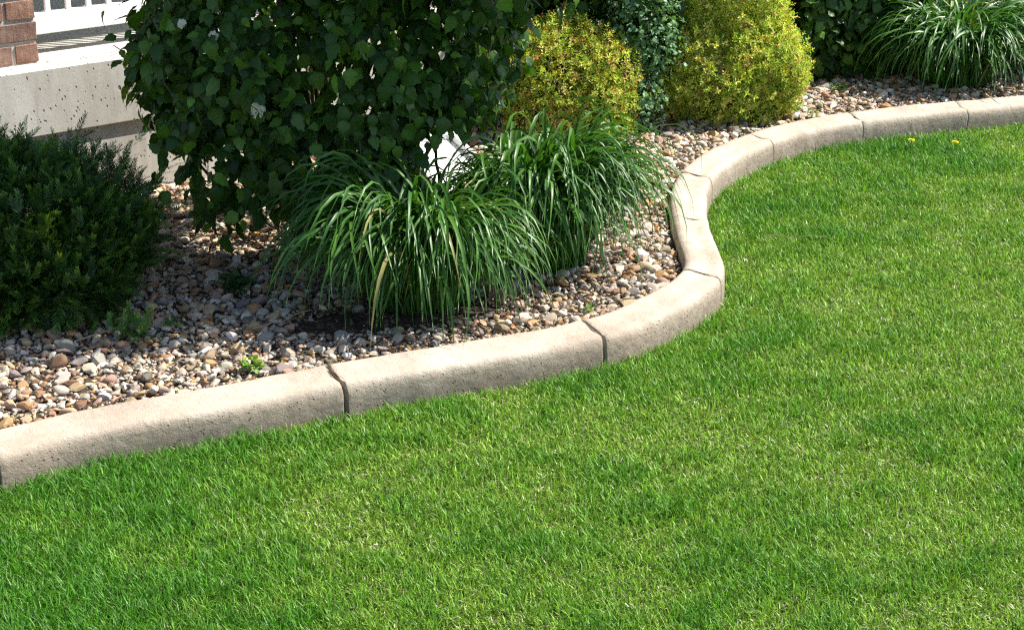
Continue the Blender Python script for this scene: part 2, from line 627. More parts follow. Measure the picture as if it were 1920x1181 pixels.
for c in range(17):
    z0 = .006 + c * CH; z1 = z0 + CH - JT
    pr = rb.uniform(-.002, .003)
    if c == 0: fr = [(.42, .52), (.22, .408), (0, .208)]
    elif c == 1: fr = [(.26, .52), (0, .248)]
    elif c == 2: fr = [(.395, .52), (.16, .383), (0, .148)]
    elif c % 2: fr = [(.26, .52), (0, .248)]
    else: fr = [(.40, .52), (.14, .388), (0, .128)]
    for a, b in fr:      # front face
        add_brick(-HW + a, -HW + b, -HW - pr, -HW + .1, z0, z1)
    for a, b in ((.112, .30), (.312, .52)):      # right and left returns
        add_brick(HW - .1, HW + pr, -HW + a, -HW + b, z0, z1)
        add_brick(-HW - pr, -HW + .1, -HW + a, -HW + b, z0, z1)
    add_brick(-HW + .112, -.006, HW - .1, HW + pr, z0, z1)
    add_brick(.006, HW - .112, HW - .1, HW + pr, z0, z1)

# splash block
sb = empty("splash_block", (-.262, 7.58, BED_Z + .085), math.radians(-67))
sb.rotation_euler = (0, math.radians(7), math.radians(-67))
tag(sb, "white painted downspout splash block half hidden between the strappy grass clumps", "splash block")
bx("tray_base", (0, .62, -.30, 0, -.03, .055), M_WHITE, sb, .006)
bx("rim", (0, .62, -.024, 0, .0555, .085), M_WHITE, sb, .004)
bx("rim", (0, .62, -.30, -.276, .0555, .085), M_WHITE, sb, .004)
bx("rim", (0, .024, -.275, -.025, .0555, .085), M_WHITE, sb, .004)

# ------------------------------------------------------------------ gravel
rg = np.random.default_rng(21)


def ico(sub):
    import bmesh
    bm = bmesh.new(); bmesh.ops.create_icosphere(bm, subdivisions=sub, radius=1)
    V = np.array([v.co[:] for v in bm.verts]); F = np.array([[v.index for v in f.verts] for f in bm.faces])
    bm.free(); return V, F


IV, IF = ico(2)
IV1, IF1 = ico(1)


def stone_shape(V0, r):
    V = V0.copy()
    for _ in range(r.integers(8, 14)):            # chipped flats
        d = unit(r.normal(size=3)); c = r.uniform(.40, .80)
        h = V @ d
        V = V - np.maximum(h - c, 0)[:, None] * d * .93
    V *= 1 + .10 * np.sin(V @ r.normal(size=3) * 2.3 + r.uniform(0, 6))[:, None]
    V *= np.array([1, r.uniform(.62, .92), r.uniform(.42, .72)])
    return V / np.abs(V[:, 0]).max()


NS = 22
shapes = [stone_shape(IV, rg) for _ in range(NS)]
shapes1 = [stone_shape(IV1, rg) for _ in range(NS)]
PAL = np.array([(.62, .58, .51), (.70, .68, .64), (.50, .45, .38), (.33, .32, .31), (.20, .19, .19), (.46, .36, .24), (.30, .19, .12), (.46, .29, .14), (.43, .31, .24), (.37, .33, .28)])
PW = np.array([.19, .08, .15, .09, .05, .16, .10, .075, .065, .04]); PW = PW / PW.sum()


def in_view(P, m=.35):
    Z = P[:, 1] * .9397 + .6
    return (np.abs(P[:, 0]) < Z * .30 + m) & (P[:, 1] > 3.3)


cand = np.stack([rg.uniform(-3.2, 4.2, 300000), rg.uniform(3.9, 10.9, 300000)], 1)
cand = cand[in_view(cand, .8)]
kd = kerb_dist(cand)
wd = (cand - WALL0) @ WN
SOILC = np.array([-.40, 5.60])
soil = ((cand[:, 0] - SOILC[0]) / .36)**2 + ((cand[:, 1] - SOILC[1] - .25 * (cand[:, 0] - SOILC[0])) / .13)**2 + .9 * (fbm(cand[:, 0], cand[:, 1], .12, 5) - .5)
ok = (kd < -.022) & (wd > .02) & (soil > 1)
cand, kd, soil = cand[ok], kd[ok], soil[ok]
rad = np.clip(np.exp(rg.normal(np.log(.0116), .44, len(cand))), .0056, .034)
order = np.argsort(-rad + rg.normal(0, .006, len(rad)))
cell = .031
grid = {}
keep, lvl = [], []
for i in order:
    x, y = cand[i]; r_ = rad[i]
    gx, gy = int(x // cell), int(y // cell)
    hit = 0
    for a in (gx - 1, gx, gx + 1):
        for b in (gy - 1, gy, gy + 1):
            for j in grid.get((a, b), ()):
                d = math.hypot(cand[j, 0] - x, cand[j, 1] - y)
                if d < .66 * (r_ + rad[j]): hit += 1
    if hit == 0 or (hit == 1 and rg.random() < .10):
        grid.setdefault((gx, gy), []).append(i)
        keep.append(i); lvl.append(hit)
keep = np.array(keep); lvl = np.array(lvl)
SP = cand[keep]; SR = rad[keep]
SZ = BED_Z + SR * .30 + lvl * .010 + rg.uniform(-.003, .004, len(SR))
SC_ = PAL[rg.choice(len(PAL), len(SR), p=PW)] * rg.uniform(.72, 1.22, (len(SR), 1)) * rg.uniform(.93, 1.07, (len(SR), 3))
SC_ = np.clip(SC_ * np.array([.98, .89, .79]), .03, .64)
yaw = rg.uniform(0, 2 * PI, len(SR))
tilt = rg.normal(0, .28, (len(SR), 2))
yd = np.stack([-np.sin(yaw), np.cos(yaw), tilt[:, 0]], 1)
zh = np.stack([tilt[:, 1] * np.cos(yaw), tilt[:, 1] * np.sin(yaw), np.ones(len(yaw))], 1)
SRot = frames(yd, zh)
kind_i = rg.integers(0, NS, len(SR))
depth = SP[:, 1] * .9397 + .66
px = 960 + 3270 * SP[:, 0] / depth
open_ = (px > 5) & (px < 1915) & (((SP + [1.62, -5.8])**2).sum(1) > .40**2) & (((SP - [-.34, 5.86])**2).sum(1) > .28**2) & (((SP - [.23, 6.25])**2).sum(1) > .28**2) & (SP[:, 1] < 6.0)
score = np.where(open_, SR / depth, 0) + lvl * .0006 * open_
single = np.argsort(-score)[:300]
is_single = np.zeros(len(SR), bool); is_single[single] = True
stone_me = [mk_mesh("stone", s, IF, M_STONE, None, q % 3 == 0) for q, s in enumerate(shapes)]
for i in single:
    o = link("stone", stone_me[kind_i[i]], bed, color=SC_[i])
    M = Matrix([list(SRot[i][r] * SR[i]) + [v] for r, v in zip(range(3), (SP[i, 0], SP[i, 1], SZ[i]))] + [[0, 0, 0, 1]])
    o.matrix_local = M
parts = []
big = (depth < 6.9) & (SR > .0135)
for near in (True, False):
    for k in range(NS):
        s = np.where((kind_i == k) & ~is_single & (big == near))[0]
        if len(s): parts.append(scatter((shapes if near else shapes1)[k], IF if near else IF1, np.ones((len(IV if near else IV1), 3)), SRot[s], SR[s], np.c_[SP[s], SZ[s]], SC_[s]))
V, F, C = merge(parts)
# small chips settled into the gaps
gc = np.stack([rg.uniform(-2.6, 3.6, 120000), rg.uniform(4.2, 9.8, 120000)], 1)
so_ = ((gc[:, 0] - SOILC[0]) / .36)**2 + ((gc[:, 1] - SOILC[1] - .25 * (gc[:, 0] - SOILC[0])) / .13)**2
gc = gc[in_view(gc) & (kerb_dist(gc) < -.012) & (((gc - WALL0) @ WN) > .02) & ((so_ > .9) | (rg.random(len(gc)) < .05))]
gr = rg.uniform(.0038, .0078, len(gc))
free = np.zeros(len(gc), bool)
for i in range(len(gc)):
    x, y = gc[i]; gx, gy = int(x // cell), int(y // cell)
    free[i] = all(math.hypot(cand[j, 0] - x, cand[j, 1] - y) > .78 * rad[j] for a in (gx - 1, gx, gx + 1) for b in (gy - 1, gy, gy + 1) for j in grid.get((a, b), ()))
gc, gr = gc[free][:14000], gr[free][:14000]
n = len(gc)
R = frames(np.c_[rg.normal(0, 1, (n, 2)), rg.normal(0, .2, n)], np.c_[rg.normal(0, .3, (n, 2)), np.ones(n)])
gcol = np.clip(PAL[rg.choice(len(PAL), n, p=PW)] * rg.uniform(.6, 1.1, (n, 1)) * np.array([1.0, .88, .75]), .03, .6)
gz = BED_Z + gr * .4 + rg.uniform(0, .008, n)
gk = rg.integers(0, NS, n)
parts2 = [scatter(shapes1[k], IF1, np.ones((len(IV1), 3)), R[gk == k], gr[gk == k], np.c_[gc, gz][gk == k], gcol[gk == k]) for k in range(NS)]
V2, F2, C2 = merge(parts2)
V, F, C = merge([(V, F, C), (V2, F2, C2)])
gm = obj("gravel", V, F, M_STONE, None, C, False)
gm.data.polygons.foreach_set("use_smooth", rg.random(len(F)) < .4)
tag(gm, "mixed tan, white and brown river gravel filling the shrub bed", None, None, "stuff")

# fine chips and dry litter between the stones
nl = 5200
LP = np.stack([rg.uniform(-2.2, 3.2, nl * 5), rg.uniform(4.4, 9.8, nl * 5)], 1)
LP = np.concatenate([LP, SOILC + rg.normal(0, 1, (1500, 2)) * [.32, .15], np.array([-.75, 6.2]) + rg.normal(0, 1, (900, 2)) * [.4, .3]])
ok = in_view(LP) & (kerb_dist(LP) < -.012) & (((LP - WALL0) @ WN) > .02)
LP = LP[ok]
n = len(LP)
a = rg.uniform(0, 2 * PI, n)
yd = np.stack([np.cos(a), np.sin(a), rg.normal(0, .18, n)], 1)
R = frames(yd, np.stack([rg.normal(0, .3, n), rg.normal(0, .3, n), np.ones(n)], 1))
ln = rg.uniform(.006, .022, n)
tv = np.array([(-.5, -.5, 0), (.5, -.4, .1), (.15, .6, 0), (-.3, .45, .25), (0, 0, -.4)])
tf = np.array([(0, 1, 3), (1, 2, 3), (0, 4, 1), (1, 4, 2), (2, 4, 3), (3, 4, 0)])
col = np.array([(.10, .07, .045), (.20, .14, .09), (.05, .036, .026), (.30, .23, .15)])[rg.choice(4, n, p=[.35, .25, .3, .1])]
V, F, C = scatter(tv, tf, np.ones((5, 3)), R, np.stack([ln * rg.uniform(.15, .6, n), ln, ln * .35], 1), np.c_[LP, np.full(n, BED_Z + .012)], col)
tag(obj("bark_litter", V, F, M_DEBRIS, None, C), "dark bark chips and dry litter lying between the stones", None, None, "stuff")

SUN_DIR = (math.sin(SUN_AZ) * math.cos(SUN_EL), math.cos(SUN_AZ) * math.cos(SUN_EL), math.sin(SUN_EL))
# ------------------------------------------------------------------ leaves


def leaf_template(nseg=7, width=.33, serr=.05, fold=.13, curl=.16):
    t = np.linspace(0, 1, nseg + 1)
    w = width * 1.12 * np.sin(PI * t**.64)**.8 * (1 - .42 * t**2)
    w[0] = .02; w[-1] = 0
    V, sh = [], []
    for i, (ti, wi) in enumerate(zip(t, w)):
        z = -curl * ti**2
        V.append((0, ti, z)); sh.append(1.14)
        s = serr * (1 if i % 2 else -.4) if 0 < i < nseg else 0
        pl = .018 * (1 if i % 2 else -1)
        for sg in (-1, 1):
            V.append((sg * wi * .55, ti + .03, z + fold * wi * .9 + pl)); sh.append(1.0)
            V.append((sg * (wi + s * .5), ti + s + .05 * wi, z + fold * wi * .55 - pl)); sh.append(.94)
    F = []
    for i in range(nseg):
        a, b = i * 5, (i + 1) * 5
        for m, e in ((1, 2), (3, 4)):
            q = [(a, b, b + m), (a, b + m, a + m), (a + m, b + m, b + e), (a + m, b + e, a + e)]
            if m == 1: q = [f[::-1] for f in q]
            F += [f[::-1] for f in q]
    sh = np.repeat(np.array(sh)[:, None], 3, 1)
    return np.array(V), np.array(F), sh


def shell_points(n, lobes, r, depth=.2, rough=.10, zmin=.1):
    """points in the outer shell of a union of ellipsoids (centre, radii), with outward normals"""
    A = np.array([l[1][0] * l[1][2] + l[1][0] * l[1][1] for l in lobes]); A = A / A.sum()
    P = np.zeros((0, 3)); N = np.zeros((0, 3)); D = np.zeros(0)
    while len(P) < n:
        m = n
        k = r.choice(len(lobes), m, p=A)
        c = np.array([lobes[i][0] for i in k]); rr = np.array([lobes[i][1] for i in k])
        d = unit(r.normal(size=(m, 3)))
        dep = np.minimum(np.abs(r.normal(0, depth, m)), .85)
        bump = 1 + rough * (2.6 * fbm(np.arctan2(d[:, 1], d[:, 0]) * 1.0 + k * 3.1, d[:, 2] * 1.5, .55, 17) - 1.3)
        q = c + d * rr * (bump * (1 - dep))[:, None]
        nn = unit(d / rr)
        inside = np.zeros(m, bool)
        for i, (lc, lr) in enumerate(lobes):
            e = (((q - lc) / np.array(lr))**2).sum(1)
            inside |= (e < .35) & (k != i)
        okk = ~inside & (q[:, 2] > zmin)
        P = np.concatenate([P, q[okk]]); N = np.concatenate([N, nn[okk]]); D = np.concatenate([D, dep[okk]])
    return P[:n], N[:n], D[:n]


VT = [leaf_template(7, .33, .05, .16, .18), leaf_template(7, .36, .045, .08, .34), leaf_template(7, .29, .05, .30, .08), leaf_template(7, .32, .05, .22, .45)]
LT = [leaf_template(3, .36, .0, .15, .2), leaf_template(3, .40, .0, .08, .3)]


def stems(name, root, base, tips, r, mat, rad=.011, spread=.12, bow=.15):
    for tip in tips:
        b = np.array(base) + np.append(r.normal(0, spread, 2), 0)
        tip = np.array(tip)
        t = np.linspace(0, 1, 9)[:, None]
        mid = np.append(r.normal(0, bow, 2), r.normal(0, .03))
        pts = b + (tip - b) * t + mid * np.sin(PI * t) * .5 + r.normal(0, .006, (9, 3)) * np.sin(PI * t)
        V, F = tube(pts - np.array(root.location), np.linspace(rad, rad * .45, 9) * r.uniform(.7, 1.2), 6)
        obj(name, V, F, mat, root, None, True)


def leafy_shrub(name, label, cat, base, lobes, n, r, templates, mat, size, cols, n_single=0, group=None, droop=.75, depth=.2, zmin=.12, inner=0, rough=.1, ntips=10, extra=None, spread=.1, rad=.011, toward=(0, 0, 2.1), gap=None, clear=None):
    root = empty(name, base)
    tag(root, label, cat, group)
    P, N, D = shell_points(n, lobes, r, depth, rough, zmin)
    if inner:
        P2, N2, D2 = shell_points(inner, [(c, tuple(.72 * x for x in rr)) for c, rr in lobes], r, .4, .05, zmin)
        P = np.concatenate([P, P2]); N = np.concatenate([N, N2]); D = np.concatenate([D, D2 + .4])
    if extra is not None:
        P = np.concatenate([P, extra[0]]); N = np.concatenate([N, extra[1]]); D = np.concatenate([D, np.zeros(len(extra[0]))])
    if gap is not None:                          # a hole between the boughs that lets a shaft of sun through
        q = P - np.array(gap[0]); d = np.array(SUN_DIR)
        far = np.linalg.norm(q - (q @ d)[:, None] * d, axis=1) > gap[1] * (.8 + .5 * r.random(len(P)))
        P, N, D = P[far], N[far], D[far]
    if clear is not None:                        # boughs that stay off the ground on one side
        keep_ = ~((P[:, 0] > clear[0]) & (P[:, 2] < clear[1] + .25 * (P[:, 0] - clear[0])))
        P, N, D = P[keep_], N[keep_], D[keep_]
    n = len(P)
    yd = N * .5 + np.array([0, 0, -droop]) + r.normal(0, .50, (n, 3))
    zh = N * .75 + np.array([0, 0, .55]) + r.normal(0, .42, (n, 3))
    R = frames(yd, zh)
    S = size * r.uniform(.50, 1.18, n)
    cols = np.array(cols)
    C = cols[r.choice(len(cols), n)] * r.uniform(.8, 1.2, (n, 1))
    k = r.integers(0, len(templates), n)
    if len(templates) > 4:                       # plain outline high up and deep inside, toothed leaves where they show
        hid = (P[:, 2] > 1.15) | (D > .42) | (N[:, 1] > .45)
        k = np.where(hid, 4 + k % 2, k % 4)
    base = np.array(base)
    single = np.zeros(n, bool)
    if n_single:
        face = (N * unit(np.array(toward) - P)).sum(1)
        dist = np.linalg.norm(P - np.array(toward), axis=1)
        z_ok = (k < 4) & (P[:, 2] < 2.13 - P[:, 1] * .19) & (P[:, 0] > -.27 * P[:, 1]) & (D < .14)
        sc = np.where(z_ok, face + S / size * .5 - D * 3, -9)
        single[np.argsort(-sc)[:n_single]] = True
        mes = [mk_mesh("leaf", t[0], t[1], mat, t[2], True) for t in templates[:4]]
        for i in np.where(single)[0]:
            o = link("leaf", mes[k[i]], root, color=C[i])
            L = P[i] - base
            o.matrix_local = Matrix([list(R[i][a] * S[i]) + [L[a]] for a in range(3)] + [[0, 0, 0, 1]])
    ps = []
    for j, t in enumerate(templates):
        s = np.where((k == j) & ~single)[0]
        if len(s): ps.append(scatter(t[0], t[1], t[2], R[s], S[s], P[s] - base, C[s]))
    V, F, Cc = merge(ps)
    tag(obj("foliage", V, F, mat, root, Cc, True), kind="stuff")
    if ntips:
        j = r.choice(len(P), ntips)
        c0 = np.array(lobes[0][0])
        stems("stem", root, (base[0], base[1], BED_Z - .02), [c0 + (P[q] - c0) * .85 for q in j], r, M_BARK, rad, spread)
    return root


DARKG = [(.036, .094, .012), (.046, .114, .013), (.024, .068, .010), (.068, .152, .016), (.034, .086, .017), (.090, .20, .022), (.038, .096, .012)]
rv = np.random.default_rng(31)
# the reaching twig on the left with its own leaves
tw0 = np.array([-1.22, 6.35, .80]); tw1 = np.array([-1.47, 6.38, .865])
te = np.linspace(.0, 1, 13)[:, None]
tp = tw0 + (tw1 - tw0) * te + np.array([0, 0, -.05]) * np.sin(PI * te) + rv.normal(0, .02, (13, 3))
hang0 = np.array([-1.02, 6.2, .30]) + rv.normal(0, 1, (40, 3)) * [.07, .08, .05]
# young shoots that break the outline
sP, sN = [], []
for _ in range(95):
    a = rv.uniform(-2.35, -.1); zz = rv.uniform(-.5, .35)
    d = unit(np.array([math.cos(a) * 1.25, math.sin(a), zz]))
    p0 = np.array([-.74, 6.52, .92]) + d * np.array([.55, .56, .72])
    for q in range(8):
        sP.append(p0 + d * .030 * q + np.array([0, 0, -.0035 * q * q]) + rv.normal(0, .012, 3)); sN.append(unit(d + rv.normal(0, .5, 3)))
tp = np.concatenate([tp, np.array(sP)])
ex = (np.concatenate([tp, hang0]), np.concatenate([unit(rv.normal(0, .5, (13, 3)) + [-.5, -.5, .2]), np.array(sN), unit(rv.normal(0, .5, (40, 3)) + [-.3, -.7, .1])]))
VL = [((-.79, 6.56, .95), (.64, .58, .74)), ((-.62, 6.42, 1.55), (.70, .52, .6)), ((-.38, 6.30, 1.98), (1.0, .75, .92)), ((-1.02, 6.40, .50), (.24, .26, .28)), ((-.22, 6.50, 1.08), (.31, .42, .52)), ((-.66, 6.3, .48), (.32, .26, .24)), ((-1.14, 6.5, .75), (.28, .3, .30))]  # highest lobe is out of view, shaped to shade the gravel and near clump
vib = leafy_shrub("viburnum_shrub", "large dark green viburnum with toothed leaves and a white flower cluster before the porch", "shrub", (-.70, 6.56, BED_Z), VL, 18500, rv, VT + LT, M_VIB, .071, DARKG,
                  300, "dark green viburnum bushes in the gravel bed", .75, .17, .17, 1800, .27, 18, ex, .13, .012, (0, 0, 2.1), ((-1.05, 6.50, .08), .25), (-.38, .53))
VB = np.array(vib.location)
V, F = tube(np.stack([tw0 + [.3, .05, -.12], tw0, (tw0 + tw1) / 2 - [0, 0, .05], tw1]) - VB, np.array([.005, .004, .003, .002]), 5)
obj("stem", V, F, M_BARK, vib, None, True)
for tip in ((-.05, 6.55, .62), (-.30, 6.5, .5), (-1.35, 6.55, .5), (-1.22, 6.7, .55), (-1.28, 6.9, .7)):
    stems("stem", vib, (-.35 if tip[0] > -.6 else -.95, 6.62, BED_Z), [tip], rv, M_BARK, .011, .05)


def umbel(root, at, face, rad, r, name="flower_cluster"):
    face = unit(np.array(face, float))
    x = unit(np.cross(face, [0, 0, 1.])); y = np.cross(x, face)
    ps = []
    for i in range(46):
        rho = rad * math.sqrt((i + .5) / 46); a = i * 2.39996
        c = np.array(at) + x * rho * math.cos(a) + y * rho * math.sin(a) + face * (rad * .45 * (1 - (rho / rad)**2)) + r.normal(0, .0015, 3)
        pv, pf = [(0, 0, 0)], []
        for q in range(5):
            for da, rr in ((-.5, .0048), (0, .0066), (.5, .0048)):
                pv.append((rr * math.cos(q * 1.2566 + da), rr * math.sin(q * 1.2566 + da), .001))
            b = 1 + q * 3
            pf += [(0, b, b + 1), (0, b + 1, b + 2)]
        nn = unit(face + r.normal(0, .35, 3))
        R = frames(unit(np.cross(nn, r.normal(size=3)))[None], nn[None])
        ps.append(scatter(np.array(pv), np.array(pf), np.ones((16, 3)), R, np.ones(1), c[None], np.array([(.78, .77, .66)])))
    V, F, C = merge(ps)
    obj(name, V, F, M_PETAL, root, C)


for at, rad in (((-.868, 5.84, .750), .027), ((-1.02, 5.93, .985), .014), ((-1.14, 6.0, 1.015), .012)):
    umbel(vib, np.array(at) - VB, (-.1, -.9, .45), rad, rv)

# viburnums further along the porch
leafy_shrub("viburnum_shrub", "dark green viburnum with bare twigs squeezed between the two golden bushes", "shrub", (.52, 8.52, BED_Z), [((.50, 8.52, .62), (.36, .22, .62)), ((.2, 8.55, .9), (.4, .2, .4))], 2300, rv, LT, M_VIB, .07,
            DARKG, 0, "dark green viburnum bushes in the gravel bed", .7, .22, .3, 700, .14, 22, None, .12, .009)
leafy_shrub("viburnum_shrub", "dark shaded viburnum between the taller golden bush and the far grass clumps", "shrub", (1.93, 9.62, BED_Z), [((1.84, 9.62, .62), (.47, .36, .66)), ((1.60, 9.45, .45), (.28, .26, .42)), ((2.05, 9.62, .4), (.26, .28, .38))], 4200, rv, LT, M_VIB, .078,
            DARKG, 0, "dark green viburnum bushes in the gravel bed", .75, .2, .1, 1400, .12, 12, None, .15, .011)
BLUEG = [(.12, .24, .115), (.16, .30, .15), (.10, .21, .085), (.20, .34, .18)]
leafy_shrub("honeysuckle_bush", "narrow blue green small-leaved bush pressed between the two golden bushes", "shrub", (.63, 8.36, BED_Z), [((.60, 8.22, .23), (.14, .13, .20)), ((.63, 8.28, .52), (.19, .14, .24)), ((.60, 8.34, .85), (.25, .14, .24))], 3600, rv, LT, M_VIB, .030,
            BLUEG, 0, None, .2, .25, .09, 0, .2, 6, None, .03, .006)

# ------------------------------------------------------------------ golden spireas


def tuft_template(r, nl=7):
    V, F = [], []
    for i in range(nl):
        a = i * 2.4 + r.uniform(-.3, .3); h = i / nl
        el = .15 + h * 1.0
        d = np.array([math.cos(a) * math.cos(el), math.sin(a) * math.cos(el), math.sin(el)])
        s = np.array([-math.sin(a), math.cos(a), 0]); up = np.cross(d, s)
        o = np.array([0, 0, h * .75]); L = (.62 - .2 * h) * r.uniform(.85, 1.15); w = L * .21
        b = len(V)
        V += [o, o + d * L * .45 + s * w + up * .04, o + d * L * .5 - up * .03, o + d * L * .45 - s * w + up * .04, o + d * L - np.array([0, 0, .06])]
        F += [(b, b + 2, b + 1), (b, b + 3, b + 2), (b + 1, b + 2, b + 4), (b + 2, b + 3, b + 4)]
    return np.array(V), np.array(F)


def gold_shrub(label, base, lobes, n, size, r, pal, pw, red, group="golden spirea bushes in the gravel bed", name="spirea_bush"):
    root = empty(name, base); tag(root, label, "shrub", group)
    base = np.array(base)
    P, N, D = shell_points(n, lobes, r, .15, .19, .09)
    Pi, Ni, Di = shell_points(n // 6, lobes, r, .38, .1, .09)
    P = np.concatenate([P, Pi]); N = np.concatenate([N, Ni]); n = len(P)
    ax = unit(N * .8 + np.array([0, 0, .55]) + r.normal(0, .45, (n, 3)))
    R = frames(np.cross(ax, r.normal(size=(n, 3))), ax)
    R = np.stack([R[..., 0], R[..., 1], R[..., 2]], -1)
    pal = np.array(pal)
    k = r.choice(len(pal), n, p=pw)
    C = pal[k] * r.uniform(.75, 1.2, (n, 1))
    S = size * r.uniform(.7, 1.25, n)
    ps = []
    tid = r.integers(0, 5, n)
    for j in range(5):
        tv, tf = tuft_template(r)
        tc = np.ones((len(tv), 3))
        s = np.where(tid == j)[0]
        lf = np.arange(len(tv)) // 5
        for rd in (False, True):
            q = s[(r.random(len(s)) < red) == rd]
            tcc = tc.copy()
            if rd: tcc[lf >= 5] = (1.0, .50, .6)
            if len(q): ps.append(scatter(tv, tf, tcc, R[q], S[q], P[q] - base, C[q]))
    V, F, Cc = merge(ps)
    tag(obj("foliage", V, F, M_GOLD, root, Cc, False), kind="stuff")
    j = r.choice(len(P), 34)
    c0 = np.array([base[0], base[1], .25])
    stems("stem", root, (base[0], base[1], BED_Z - .02), [P[q] - N[q] * .02 for q in j], r, M_BARK, .0045, .05, .06)
    return root


GOLD = [(.58, .66, .10), (.44, .57, .075), (.72, .68, .20), (.28, .42, .05), (.62, .46, .18), (.18, .30, .04)]
rs = np.random.default_rng(77)
gold_shrub("smaller golden spirea with rusty leaf tips just right of the big viburnum", (.27, 8.22, BED_Z), [((.25, 8.20, .30), (.30, .27, .34)), ((.08, 8.18, .38), (.2, .2, .22)), ((.40, 8.18, .37), (.2, .2, .21)), ((.16, 8.08, .18), (.19, .18, .17)), ((.38, 8.12, .22), (.21, .2, .2))], 6000, .038, rs, GOLD, [.24, .24, .17, .15, .12, .08], .2)
gold_shrub("taller golden spirea dome beside the kerb bend", (1.1, 8.60, BED_Z), [((1.05, 8.56, .30), (.40, .32, .40)), ((1.08, 8.62, .58), (.28, .26, .44)), ((1.25, 8.52, .32), (.21, .22, .24))], 8800, .039, rs, GOLD, [.30, .30, .16, .14, .04, .06], .14)
gold_shrub("low pale yellow spirea behind the far grass clumps", (2.60, 10.35, BED_Z), [((2.60, 10.35, .22), (.24, .2, .36))], 1500, .05, rs, GOLD, [.3, .1, .5, .05, .05, 0], .05)
OLIVE = [(.13, .17, .03), (.20, .22, .04), (.09, .12, .025), (.16, .11, .04)]
gold_shrub("olive green bush at the top right corner behind the far grass", (3.02, 10.75, BED_Z), [((3.02, 10.75, .2), (.26, .24, .32))], 1300, .05, rs, OLIVE, [.4, .3, .2, .1], .25, "olive bushes at the far end of the bed", "olive_bush")
gold_shrub("brownish olive bush in the far right corner of the bed", (3.52, 10.85, BED_Z), [((3.52, 10.85, .22), (.28, .24, .34))], 1300, .05, rs, OLIVE, [.3, .15, .3, .25], .4, "olive bushes at the far end of the bed", "olive_bush")

# ------------------------------------------------------------------ yew
ry = np.random.default_rng(91)


def sprig_template(r, n=12):
    V, F, Cc = [], [], []
    for i in range(n):
        t = (i + .5) / n
        ax = np.array([0, t, .12 * t * (1 - t) - .1 * t * t])
        for sg in (-1, 1):
            a = r.uniform(.75, 1.05) - .35 * t
            up = r.uniform(.05, .6)
            d = unit(np.array([sg * math.sin(a), math.cos(a), up * .6]))
            L = (.36 - .10 * abs(t - .4)) * r.uniform(.85, 1.1) * (1 - .3 * t)
            s = unit(np.cross(d, [0, 0, 1.])) * .022
            b = len(V)
            V += [ax + s * .6, ax - s * .6, ax + d * L * .6 + s, ax + d * L * .6 - s, ax + d * L]
            F += [(b, b + 2, b + 1), (b + 1, b + 2, b + 3), (b + 2, b + 4, b + 3)]
            Cc += [(1, 1, 1)] * 5 if t < .72 else [(1.9, 1.7, 1.2)] * 5
    b = len(V)
    V += [(.012, 0, 0), (-.012, 0, 0), (.006, 1, -.1), (-.006, 1, -.1)]
    F += [(b, b + 2, b + 1), (b + 1, b + 2, b + 3)]
    Cc += [(1.2, .8, .6)] * 4
    return np.array(V), np.array(F), np.array(Cc, float)


YT = [sprig_template(ry) for _ in range(5)]
YB = (-1.66, 5.80, BED_Z)
yew = empty("yew_shrub", YB)
tag(yew, "dark green needle-leaved yew spreading at the left edge of the gravel bed", "shrub")
YCOL = np.array([(.032, .085, .017), (.044, .112, .019), (.022, .062, .014), (.075, .155, .024)])


def sprigs(P, D, S, C, r):
    n = len(P)
    R = frames(D, np.array([0, 0, 1.]) + r.normal(0, .35, (n, 3)))
    k = r.integers(0, 5, n); ps = []
    for j, t in enumerate(YT):
        s = np.where(k == j)[0]
        if len(s): ps.append(scatter(*t, R[s], S[s], P[s] - np.array(YB), C[s]))
    return merge(ps)


YLOB = [((-1.70, 5.82, .34), (.46, .42, .28)), ((-1.45, 5.75, .30), (.20, .24, .20)), ((-1.62, 5.58, .22), (.34, .24, .17)), ((-1.92, 5.85, .45), (.28, .28, .24))]
P, N, D = shell_points(5000, YLOB, ry, .15, .22, .10)
dirs = unit(N * .75 + np.array([.1, 0, .45]) + ry.normal(0, .45, (len(P), 3)))
cy = YCOL[ry.choice(4, len(P), p=[.35, .3, .2, .15])] * ry.uniform(.75, 1.3, (len(P), 1))
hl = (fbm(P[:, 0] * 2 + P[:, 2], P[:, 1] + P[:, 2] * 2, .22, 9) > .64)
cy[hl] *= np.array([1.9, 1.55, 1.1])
P2, N2, D2 = shell_points(1300, [(c, tuple(.8 * x for x in q)) for c, q in YLOB], ry, .3, .1, .10)
d2 = unit(N2 + ry.normal(0, .6, (1300, 3)))
P = np.concatenate([P, P2]); dirs = np.concatenate([dirs, d2])
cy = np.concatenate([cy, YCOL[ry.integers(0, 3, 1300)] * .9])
Sy = ry.uniform(.050, .082, len(P)); Sy[-1300:] *= 1.7
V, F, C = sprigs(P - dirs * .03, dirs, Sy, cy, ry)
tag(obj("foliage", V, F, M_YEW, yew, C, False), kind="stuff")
BR = [((-1.55, 5.85, .40), (-1.33, 6.0, .60)), ((-1.50, 5.85, .38), (-1.22, 5.98, .50)), ((-1.48, 5.8, .32), (-1.20, 5.92, .42)), ((-1.62, 5.88, .42), (-1.54, 6.02, .62)),
      ((-1.70, 5.88, .42), (-1.72, 6.02, .62)), ((-1.85, 5.88, .45), (-1.93, 6.0, .76)), ((-1.85, 5.8, .45), (-1.80, 5.9, .64)), ((-1.42, 5.7, .22), (-1.20, 5.72, .27)),
      ((-1.45, 5.62, .16), (-1.26, 5.50, .12)), ((-1.4, 5.85, .3), (-1.08, 6.05, .44)), ((-1.62, 5.8, .4), (-1.44, 5.9, .56)), ((-1.5, 5.6, .25), (-1.32, 5.55, .24))]
